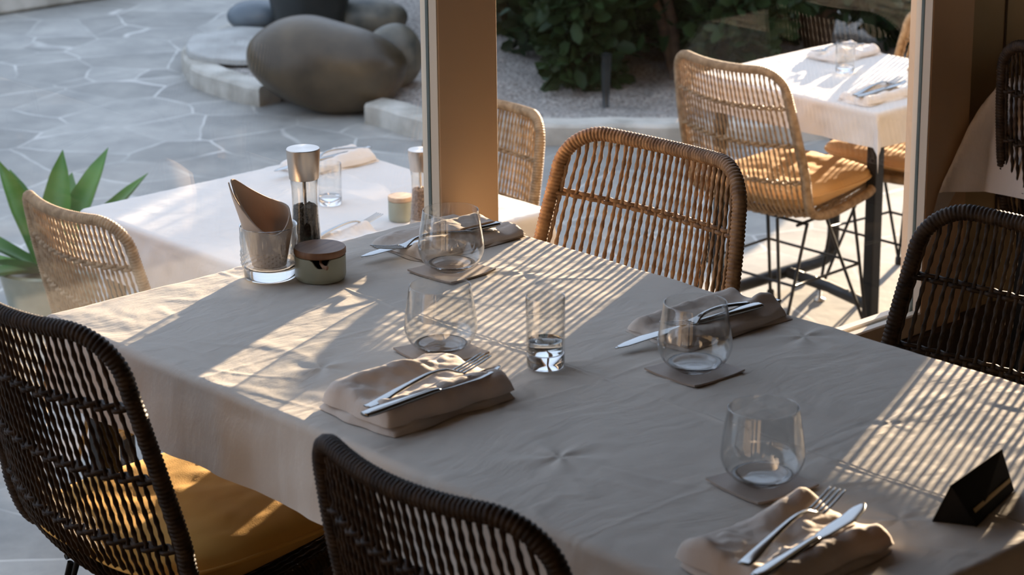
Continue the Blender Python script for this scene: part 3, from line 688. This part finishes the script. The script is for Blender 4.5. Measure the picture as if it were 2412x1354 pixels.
table(1.545, 2.30, -.74, -.03, .75, 0, 'indoor table under the greyish cloth at the right by the wall panel')

# ------------------------------------------------------------------ table ware
CZ = .7528; OZ = .2922
def napkin(loc, rz, lx, ly, m, label, seed, group, th=.02, ridge=1.0):
    t = thing('folded_napkin', label, 'napkin', loc, rz, group)
    nu, nv = 70, 52
    u = np.linspace(-1, 1, nu); v = np.linspace(-1, 1, nv); Uu, Vv = np.meshgrid(u, v, indexing='ij')
    def shell(hx, hy, z0, h, ox, oy, sd, kind):
        Ua = Uu * (1 - .035 * Vv ** 4 * np.abs(Uu)); Va = Vv * (1 - .05 * Uu ** 6)
        X = Ua * hx * (1 + .025 * noise2(Vv * .5, Vv * .3, .8, sd, 2)) + ox; Y = Va * hy * (1 + .06 * noise2(Uu * .5, Vv * .1, .7, sd + 3, 2)) + oy
        e = np.clip(1 - np.abs(Uu) ** 12, 0, 1) ** .5 * np.clip(1 - np.abs(Vv) ** 9, 0, 1) ** .5
        wr = .0018 * noise2(X, Y, .055, sd + 5, 3) + .0016 * np.abs(noise2(X + Y, X * .3 - Y, .09, sd + 6, 2))
        H = h * (1 + 0 * X)
        if kind:
            yb = .52 + .10 * np.sin(Uu * 2.6 + sd)
            H = H + ridge * (.017 * np.exp(-((Vv - yb) / .26) ** 2) * (.62 + .45 * np.sin(Uu * 3.1 + sd * 1.7)) - .004 * np.exp(-((Vv + .18) / .25) ** 2) + .007 * np.exp(-((Vv + .74) / .20) ** 2))
            H = H + ridge * .006 * np.exp(-((Uu + .93) / .12) ** 2)
        tp = z0 + (H + wr) * e; bt = z0 + h * .42 * (1 - e) ** .8 + .0001
        mb.grid(np.stack([X, Y, tp], 2)); mb.grid(np.stack([X, Y, np.minimum(bt, tp)], 2), flip=True)
    mb = MB(); shell(lx / 2, ly / 2, .0, th * .36, .0, 0, seed, 0); mb.build('lower_fold', m, t)
    mb = MB(); shell(lx / 2 * .985, ly / 2 * .975, th * .30, th * .72, .001, .001, seed + 40, 1); mb.build('top_fold', m, t)
    return t
def fork_proto(name='fork'):
    t = thing(name, 'x', 'fork')
    xs = np.array([-.105, -.09, -.05, .0, .03, .045, .055]); wd = np.array([.0075, .0085, .0055, .0035, .003, .006, .0115]); zz = np.array([.002, .003, .010, .016, .014, .008, .004]); th = np.array([.0015, .0018, .0022, .0024, .0022, .0018, .0013])
    def ribbon(m_, xs, ys, wd, zz, th, n=8):
        G = []
        for x, y, w_, z, h in zip(xs, ys, wd, zz, th):
            a = np.linspace(0, 2 * PI, 14, endpoint=False); sg = lambda q: np.sign(q) * np.abs(q) ** .7
            G.append(np.stack([np.full(14, x), y + w_ * sg(np.cos(a)), z + h * sg(np.sin(a))], 1))
        G = np.array(G); m_.grid(G, closev=True, flip=False); b0 = m_.n - len(xs) * 14
        m_.f.append(tuple(b0 + i for i in range(14))); m_.f.append(tuple(b0 + (len(xs) - 1) * 14 + i for i in reversed(range(14))))
    C = catmull(np.column_stack([xs, wd, zz, th]), 6)
    h = MB(); ribbon(h, C[:, 0], C[:, 0] * 0, C[:, 1], C[:, 2], C[:, 3]); h.build('handle', M_steel, t)
    n = MB()
    for k in range(4):
        y = (k - 1.5) * .0062; X = np.linspace(.054, .105, 9); ribbon(n, X, np.full(9, y), np.linspace(.0019, .0012, 9), .004 + .9 * (X - .054) ** 1.0 * .14 + 1.6 * (X - .054) ** 2, np.linspace(.0013, .0008, 9))
    n.build('tines', M_steel, t); t['ribbon'] = 0; del t['ribbon']
    return t, ribbon
fk, ribbon = fork_proto()
def knife_proto():
    t = thing('table_knife', 'x', 'knife')
    C = catmull(np.array([(-.115, .0075, .005, .003), (-.10, .009, .005, .0042), (-.05, .007, .005, .0042), (-.005, .0055, .005, .004), (.005, .006, .005, .003)]), 6)
    h = MB(); ribbon(h, C[:, 0], C[:, 0] * 0, C[:, 1], C[:, 2], C[:, 3]); h.build('handle', M_steel, t)
    X = np.linspace(.003, .118, 20); wd = np.interp(X, [.003, .02, .07, .10, .114, .118], [.005, .0085, .0105, .0085, .004, .001]); y = np.interp(X, [.003, .07, .118], [0, -.001, .006])
    b = MB(); ribbon(b, X, y, wd, np.full(20, .005), np.full(20, .0009)); b.build('blade', M_steel, t)
    return t
kn = knife_proto()
first = {'f': True, 'k': True}
def put(kind, loc, rz, label, tilt=0, roll=0):
    src = fk if kind == 'f' else kn
    o = src if first[kind] else copy_tree(src)
    first[kind] = False
    o.location = loc; o.rotation_euler = (roll, tilt, rz); o.scale = (1.12, 1.08, 1); o['label'] = label; o['group'] = 'forks on the folded napkins' if kind == 'f' else 'knives on the folded napkins'
NG = 'folded linen napkins with cutlery'
# four places on the long table
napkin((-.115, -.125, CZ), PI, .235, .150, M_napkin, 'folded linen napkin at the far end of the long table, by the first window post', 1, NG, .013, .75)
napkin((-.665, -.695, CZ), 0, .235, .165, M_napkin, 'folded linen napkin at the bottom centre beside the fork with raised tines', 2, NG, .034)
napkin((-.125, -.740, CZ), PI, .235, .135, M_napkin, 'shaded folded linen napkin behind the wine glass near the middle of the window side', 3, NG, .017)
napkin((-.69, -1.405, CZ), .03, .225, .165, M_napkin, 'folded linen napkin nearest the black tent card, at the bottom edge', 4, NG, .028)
put('f', (-.670, -.725, CZ + .034), .10, 'fork with tines up on the napkin at the bottom centre', .0)
put('k', (-.685, -.757, CZ + .034), .05, 'knife beside the fork on the napkin at the bottom centre')
put('f', (-.180, -.160, CZ + .017), PI - .12, 'fork on the napkin at the far end of the long table')
put('k', (-.175, -.148, CZ + .015), PI - .24, 'knife on the far napkin, blade pointing left past its edge', .07)
put('f', (-.125, -.768, CZ + .020), PI - .06, 'fork on the shaded napkin behind the wine glass')
put('k', (-.190, -.762, CZ + .015), PI - .24, 'knife on the shaded napkin, blue-grey blade pointing left', .09)
put('f', (-.683, -1.405, CZ + .032), .24, 'fork at the bottom edge on the napkin nearest the tent card', .0)
put('k', (-.690, -1.445, CZ + .031), .19, 'knife with its bright blade toward the black tent card')
# coasters and wine glasses
def make_wine(loc, label):
    t = thing('wine_glass', label, 'wine glass', loc, 0, 'stemless wine glasses on the long table')
    o_ = [(.031, .004), (.041, .010), (.0490, .020), (.0535, .032), (.0540, .042), (.0522, .058), (.0500, .072), (.0475, .088), (.0455, .1005)]
    oc2 = catmull(np.array(o_), 5); inn = oc2[::-1].copy(); inn[:, 0] -= .0011
    pf = [tuple(p) for p in oc2] + [(oc2[-1][0] - .0002, .1012), (oc2[-1][0] - .0009, .1012)] + [tuple(p) for p in inn if p[1] > .012]
    b = MB(); b.lathe(pf, n=56); b.build('bowl', M_gl, t)
    b = MB(); b.lathe([(0, .0006), (.024, .0004), (.0265, .0008), (.0298, .0035), (.0345, .0075), (.0392, .0118), (.037, .0125), (.030, .0085), (.018, .0062), (0, .0056)], n=56); b.build('glass_base', M_base, t)
    return t
wine = make_wine((-.228, -.262, CZ + .0035), 'stemless wine glass at the far end of the long table, before the window post')
def pcoaster(c, rz, label):
    n = 16; u = np.linspace(-1, 1, n); X, Y = np.meshgrid(u, u, indexing='ij'); hx = .052
    A = X * hx * (1 - .02 * Y * Y); B = Y * hx * (1 - .02 * X * X); lift = .0045 * np.clip(np.abs(X * Y) - .45, 0, 1) ** 1.5
    mb = MB(); mb.grid(np.stack([A, B, .0030 + lift], 2)); mb.grid(np.stack([A, B, lift], 2), flip=True)
    for s_ in (0, -1):
        mb.grid(np.stack([np.stack([A[s_], B[s_], lift[s_]], 1), np.stack([A[s_], B[s_], lift[s_] + .003], 1)]), flip=(s_ == 0))
        mb.grid(np.stack([np.stack([A[:, s_], B[:, s_], lift[:, s_]], 1), np.stack([A[:, s_], B[:, s_], lift[:, s_] + .003], 1)]), flip=(s_ == -1))
    return tag(mb.build('coaster', M_coaster, loc=(c[0], c[1], CZ), rz=rz, auto=40), label, 'coaster', 'taupe coasters under the wine glasses')
spots = [((-.228, -.262), 'at the far end of the long table, before the window post'), ((-.503, -.557), 'left of the tall tumbler, above the bottom centre napkin'), ((-.293, -.872), 'in front of the shaded napkin on the window side'), ((-.540, -1.228), 'nearest the camera, left of the black tent card')]
for k, ((x, y), wh) in enumerate(spots):
    pcoaster((x, y), (0.06, -.10, -.02, -.12)[k], 'taupe square coaster under the wine glass ' + ('at the far end', 'left of the tall tumbler', 'before the shaded napkin', 'nearest the tent card')[k])
    if k: dup(wine, (x, y, CZ + .0035), 0, 'stemless wine glass ' + wh)
# tall tumblers
def make_tumbler(loc, label, r=.0285, h=.108, m=M_gl):
    t = thing('tumbler', label, 'tumbler', loc, 0, 'straight tumblers')
    b = MB(); b.lathe([(r * .965, .002), (r * .98, .01), (r * .99, .05), (r, h - .001), (r - .0004, h), (r - .0012, h), (r - .0016, h - .001), (r - .0024, .05), (r - .003, .024)], n=48); b.build('glass_wall', m, t)
    b = MB(); b.lathe([(0, .0008), (r * .90, .0005), (r * .955, .002), (r * .965, .010), (r * .955, .0215), (r * .80, .0205), (r * .5, .018), (0, .0175)], n=48); b.build('glass_base', M_base, t)
    return t
tm = make_tumbler((-.433, -.708, CZ), 'tall clear tumbler in the middle of the long table')
wt = MB(); wt.lathe([(0, .0225), (.0250, .0225), (.0252, .024), (.0254, .040), (.0250, .0412), (0, .0412)], n=40); wt.build('water', M_water, tm)
tm2 = make_tumbler((.887, 1.50, OZ), 'short tumbler on the left-hand terrace table behind the pepper mill', .030, .105); tm2['group'] = 'straight tumblers'
tm3 = dup(tm2, (2.92, 1.575, OZ), 0, 'small tumbler on the brightly lit right-hand terrace table'); tm3.scale = (.97, .97, .88)
# cut glass tumbler with a rolled napkin
ct = thing('cut_glass_tumbler', 'cut glass tumbler with a diamond pattern holding a rolled napkin', 'tumbler', (-.459, -.079, CZ))
n = 96; a = np.linspace(0, 2 * PI, n, endpoint=False); zs = np.linspace(.004, .088, 66); G = []
for z in zs:
    r0 = .0435 + .0035 * (z / .088)
    low = np.clip((.052 - z) / .01, 0, 1) * np.clip((z - .018) / .006, 0, 1); mid = np.clip((z - .050) / .008, 0, 1) * np.clip((.076 - z) / .006, 0, 1)
    dia = np.abs(np.sin(12 * a + z * 420)) + np.abs(np.sin(12 * a - z * 420)); rr = r0 + low * (.0022 * dia - .0018) + mid * .0009 * np.cos(24 * a)
    G.append(np.stack([rr * np.cos(a), rr * np.sin(a), np.full(n, z)], 1))
for z in (.0885, .086, .06, .024):
    r0 = .0435 + .0035 * (z / .088) - (.0006 if z > .088 else .0024); G.append(np.stack([r0 * np.cos(a), r0 * np.sin(a), np.full(n, z)], 1))
mb = MB(); mb.grid(np.swapaxes(np.array(G), 0, 1), closeu=True); mb.build('cut_wall', M_glcut, ct)
mb = MB(); mb.lathe([(0, .0008), (.0405, .0005), (.0425, .002), (.0432, .010), (.0412, .0205), (.030, .0185), (0, .0175)], n=56); mb.build('glass_base', M_base, ct)
# rolled napkin: oblique cut cone, double wound
nt_ = MB(); TH = np.linspace(0, 2 * PI * 1.30, 120); tt = np.linspace(0, 1, 26); G = []
dirL = math.atan2(.6712, -.7412)                     # towards the left of the picture
for th in TH:
    inner = np.clip((th - 2 * PI) / .25 + .5, 0, 1); rsp = 1 - .10 * th / TH[-1] - .05 * inner
    hrim = .120 + .025 * math.cos(th) - .022 * math.sin(th) + .014 * math.cos(2 * th) - .008 * inner
    row = []
    for q in tt:
        z = .0215 + (hrim - .0215) * q
        rr = (.024 + .0175 * min(1, z / .085) + .004 * max(0, min(1, (z - .085) / .05))) * rsp
        sh = max(0, z - .085) * .22
        lx_ = rr * math.cos(th) + sh; ly_ = rr * math.sin(th) * (1 - .30 * max(0, min(1, (z - .08) / .07)))
        X = lx_ * math.cos(dirL) - ly_ * math.sin(dirL); Y = lx_ * math.sin(dirL) + ly_ * math.cos(dirL)
        row.append((X, Y, z))
    G.append(row)
nt_.grid(np.array(G))
nr = nt_.build('rolled_napkin', M_napkin_roll, loc=(-.459, -.079, CZ)); sol = nr.modifiers.new('thickness', 'SOLIDIFY'); sol.thickness = .0022; sol.offset = -1
tag(nr, 'taupe napkin rolled into a slanted cone standing in the cut glass tumbler', 'napkin')
# mills
def make_mill(loc, label, fill, h=.192):
    t = thing('pepper_mill', label, 'pepper mill', loc, 0, 'steel capped mills'); k = h / .192
    def ln(pts): return [(r, z * k) for r, z in pts]
    b = MB(); b.lathe(ln([(0, .192), (.020, .192), (.0268, .1915), (.0278, .1905), (.0276, .185), (.0245, .142), (.0240, .1405), (.0, .1405)][::-1]), n=56); b.build('steel_cap', M_brush, t, auto=40)
    b = MB(); b.lathe(ln([(.0262, .022), (.0260, .030), (.0222, .075), (.0210, .10), (.0214, .125), (.0228, .140), (.0218, .140), (.0202, .125), (.0198, .10), (.0209, .075), (.0246, .030), (.0248, .0225)]), n=48); b.build('clear_body', M_acrylic, t)
    mb = MB(); aa = np.linspace(0, 2 * PI, 48, endpoint=False); Z = np.linspace(.0225, .094, 40); G = []
    for i, z in enumerate(Z):
        rr = np.interp(z, [.0225, .030, .075, .10], [.0238, .0235, .0200, .0188]) + .0006 * rng.normal(size=48); G.append(np.stack([rr * np.cos(aa), rr * np.sin(aa), np.full(48, z) + .0005 * rng.normal(size=48)], 1))
    for r_ in (.013, .008, .003): G.append(np.stack([r_ * np.cos(aa), r_ * np.sin(aa), .096 + .0012 * rng.normal(size=48)], 1))
    G = np.array(G); G[..., 2] *= k; mb.grid(np.swapaxes(G, 0, 1), closeu=True); mb.build('peppercorns' if fill is M_pepper else 'spice', fill, t)
    b = MB(); b.tube([(0, 0, .09 * k), (0, 0, .12 * k), (0, 0, .1405 * k)], .003, 10); b.build('spindle', M_brush, t)
    b = MB(); b.lathe(ln([(0, 0), (.0272, 0), (.0276, .002), (.0262, .0215), (.0245, .0222), (0, .0222)]), n=48); b.build('steel_base', M_brush, t, auto=40)
    return t
make_mill((-.360, -.048, CZ), 'steel capped pepper mill full of black peppercorns behind the lidded crock', M_pepper)
make_mill((.920, 1.19, OZ), 'steel capped mill of brown spice on the left-hand terrace table, half behind the post', M_salt)
# crocks
def make_crock(loc, label, r=.0415, h=.050, m=M_ceramic, lid=M_wood, tilt=0.0, notch=True):
    t = thing('salt_crock', label, 'crock', loc, 0, 'lidded ceramic crocks')
    aa = np.linspace(0, 2 * PI, 64, endpoint=False); hh = h - (.014 * np.exp(-((((aa - NA + PI) % (2 * PI)) - PI) / .30) ** 4) if notch else 0)
    G = []
    for (q, f_) in ((0, 0), (r * .93, 0), (r * .985, .004 / h), (r, .2), (r, 1.0), (r - .0015, 1.01), (r - .004, 1.0), (r - .0045, .15), (r * .5, .12), (0, .12)):
        G.append(np.stack([q * np.cos(aa), q * np.sin(aa), (hh if f_ > .5 else h) * f_ * np.ones(64)], 1))
    b = MB(); b.grid(np.swapaxes(np.array(G), 0, 1), closeu=True); b.build('ceramic_body', m, t, auto=50)
    b = MB(); b.lathe([(0, 0), (r * .97, 0), (r * 1.02, .002), (r * 1.02, .009), (r * .99, .0115), (0, .012)], n=56); o = b.build('wooden_lid', lid, t, auto=50); o.location = (0, 0, h * 1.015); o.rotation_euler = (tilt, 0, .3)
    if notch:
        b = MB(); d = np.array([math.cos(NA), math.sin(NA), 0]); s_ = np.array([-math.sin(NA), math.cos(NA), 0])
        b.tube([d * (r - .012) + [0, 0, h - .003], d * (r - .001) + [0, 0, h - .005], d * (r + .008) + s_ * .004 + [0, 0, h - .008], d * (r + .012) + s_ * .010 + [0, 0, h - .009]], [.002, .0022, .003, .0036], 10); b.build('spoon_tip', M_wood, t)
    return t
NA = math.atan2(-.7083, -.6376) + .1
make_crock((-.402, -.139, CZ), 'sage green crock with dark wooden lid in front of the pepper mill', h=.040)
make_crock((.925, 1.272, OZ), 'small sage crock with pale wooden lid beside the terrace mill', .030, .048, M_ceramic, M_wood_pale, 0, False)
make_crock((2.93, 1.295, OZ), 'cream crock with pale wooden lid on the bright terrace table, touching the post', .038, .046, M_ceramic_white, M_wood_pale, 0, False)
# terrace places
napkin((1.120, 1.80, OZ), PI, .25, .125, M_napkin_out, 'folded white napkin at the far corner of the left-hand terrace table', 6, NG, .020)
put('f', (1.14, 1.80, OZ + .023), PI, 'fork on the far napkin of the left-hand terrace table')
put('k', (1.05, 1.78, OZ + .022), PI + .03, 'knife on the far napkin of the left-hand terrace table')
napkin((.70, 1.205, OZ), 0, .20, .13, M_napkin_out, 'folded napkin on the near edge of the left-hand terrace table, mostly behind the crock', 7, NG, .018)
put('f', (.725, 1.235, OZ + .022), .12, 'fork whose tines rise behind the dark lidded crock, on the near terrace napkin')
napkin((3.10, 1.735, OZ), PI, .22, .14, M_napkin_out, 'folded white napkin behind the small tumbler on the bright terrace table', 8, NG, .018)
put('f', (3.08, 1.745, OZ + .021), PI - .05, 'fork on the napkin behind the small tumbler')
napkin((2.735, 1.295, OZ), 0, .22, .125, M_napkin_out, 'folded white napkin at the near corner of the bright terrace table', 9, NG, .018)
put('f', (2.755, 1.31, OZ + .021), .10, 'fork at the near corner of the bright terrace table')
put('k', (2.75, 1.285, OZ + .020), .12, 'knife at the near corner of the bright terrace table')
# tent card
tc_ = thing('tent_card', 'black tent card with a gold line standing at the lower right of the long cloth', 'sign', (-.40, -1.462, CZ), .0)
mb = MB(); ctr = np.array((-.40, -1.462))
p = [np.append(np.array(q) - ctr, 0) for q in ((-.478, -1.452), (-.452, -1.500), (-.325, -1.461), (-.352, -1.412))]
A3 = np.append(np.array((-.483, -1.481)) - ctr, .057); B3 = np.append(np.array((-.349, -1.456)) - ctr, .061)
dA = (A3 - B3) / np.linalg.norm(A3 - B3)
def board(q0, q1, q2, q3, th):
    nn = np.cross(q1 - q0, q3 - q0); nn /= np.linalg.norm(nn); V = [q0, q1, q2, q3, q0 - nn * th, q1 - nn * th, q2 - nn * th, q3 - nn * th]
    return V, [(0, 1, 2, 3), (7, 6, 5, 4), (0, 4, 5, 1), (1, 5, 6, 2), (2, 6, 7, 3), (3, 7, 4, 0)]
V, Fc = board(p[1], p[2], B3, A3, .0015); mb.add(V, Fc); mb.build('front_panel', M_card, tc_, smooth=False)
mb = MB(); V, Fc = board(p[3], p[0], A3, B3, .0015); mb.add(V, Fc); mb.build('rear_panel', M_card, tc_, smooth=False)
for tri in ((p[0], p[1], A3), (p[2], p[3], B3)):
    tri = [q * .985 for q in tri]; mid = sum(tri) / 3; off = -mid / np.linalg.norm(mid) * .001; off[2] = 0
    mb = MB(); mb.add(tri + [q + off for q in tri], [(0, 1, 2), (5, 4, 3), (0, 3, 4, 1), (1, 4, 5, 2), (2, 5, 3, 0)]); mb.build('end_panel', M_card, tc_, smooth=False)
e = (p[2] - p[1]); up_ = (B3 + A3) / 2 - (p[1] + p[2]) / 2; nn = np.cross(e, up_); nn /= np.linalg.norm(nn); nn = nn * (1 if nn[1] < 0 else -1)
mb = MB()
pt = lambda u_, v_: (p[1] + (p[2] - p[1]) * u_) * (1 - v_) + (A3 + (B3 - A3) * u_) * v_ + nn * .0032
V, Fc = board(pt(.08, .26), pt(.94, .26), pt(.94, .35), pt(.08, .35), .0006); mb.add(V, Fc); mb.build('gold_line', M_gold, tc_, smooth=False)
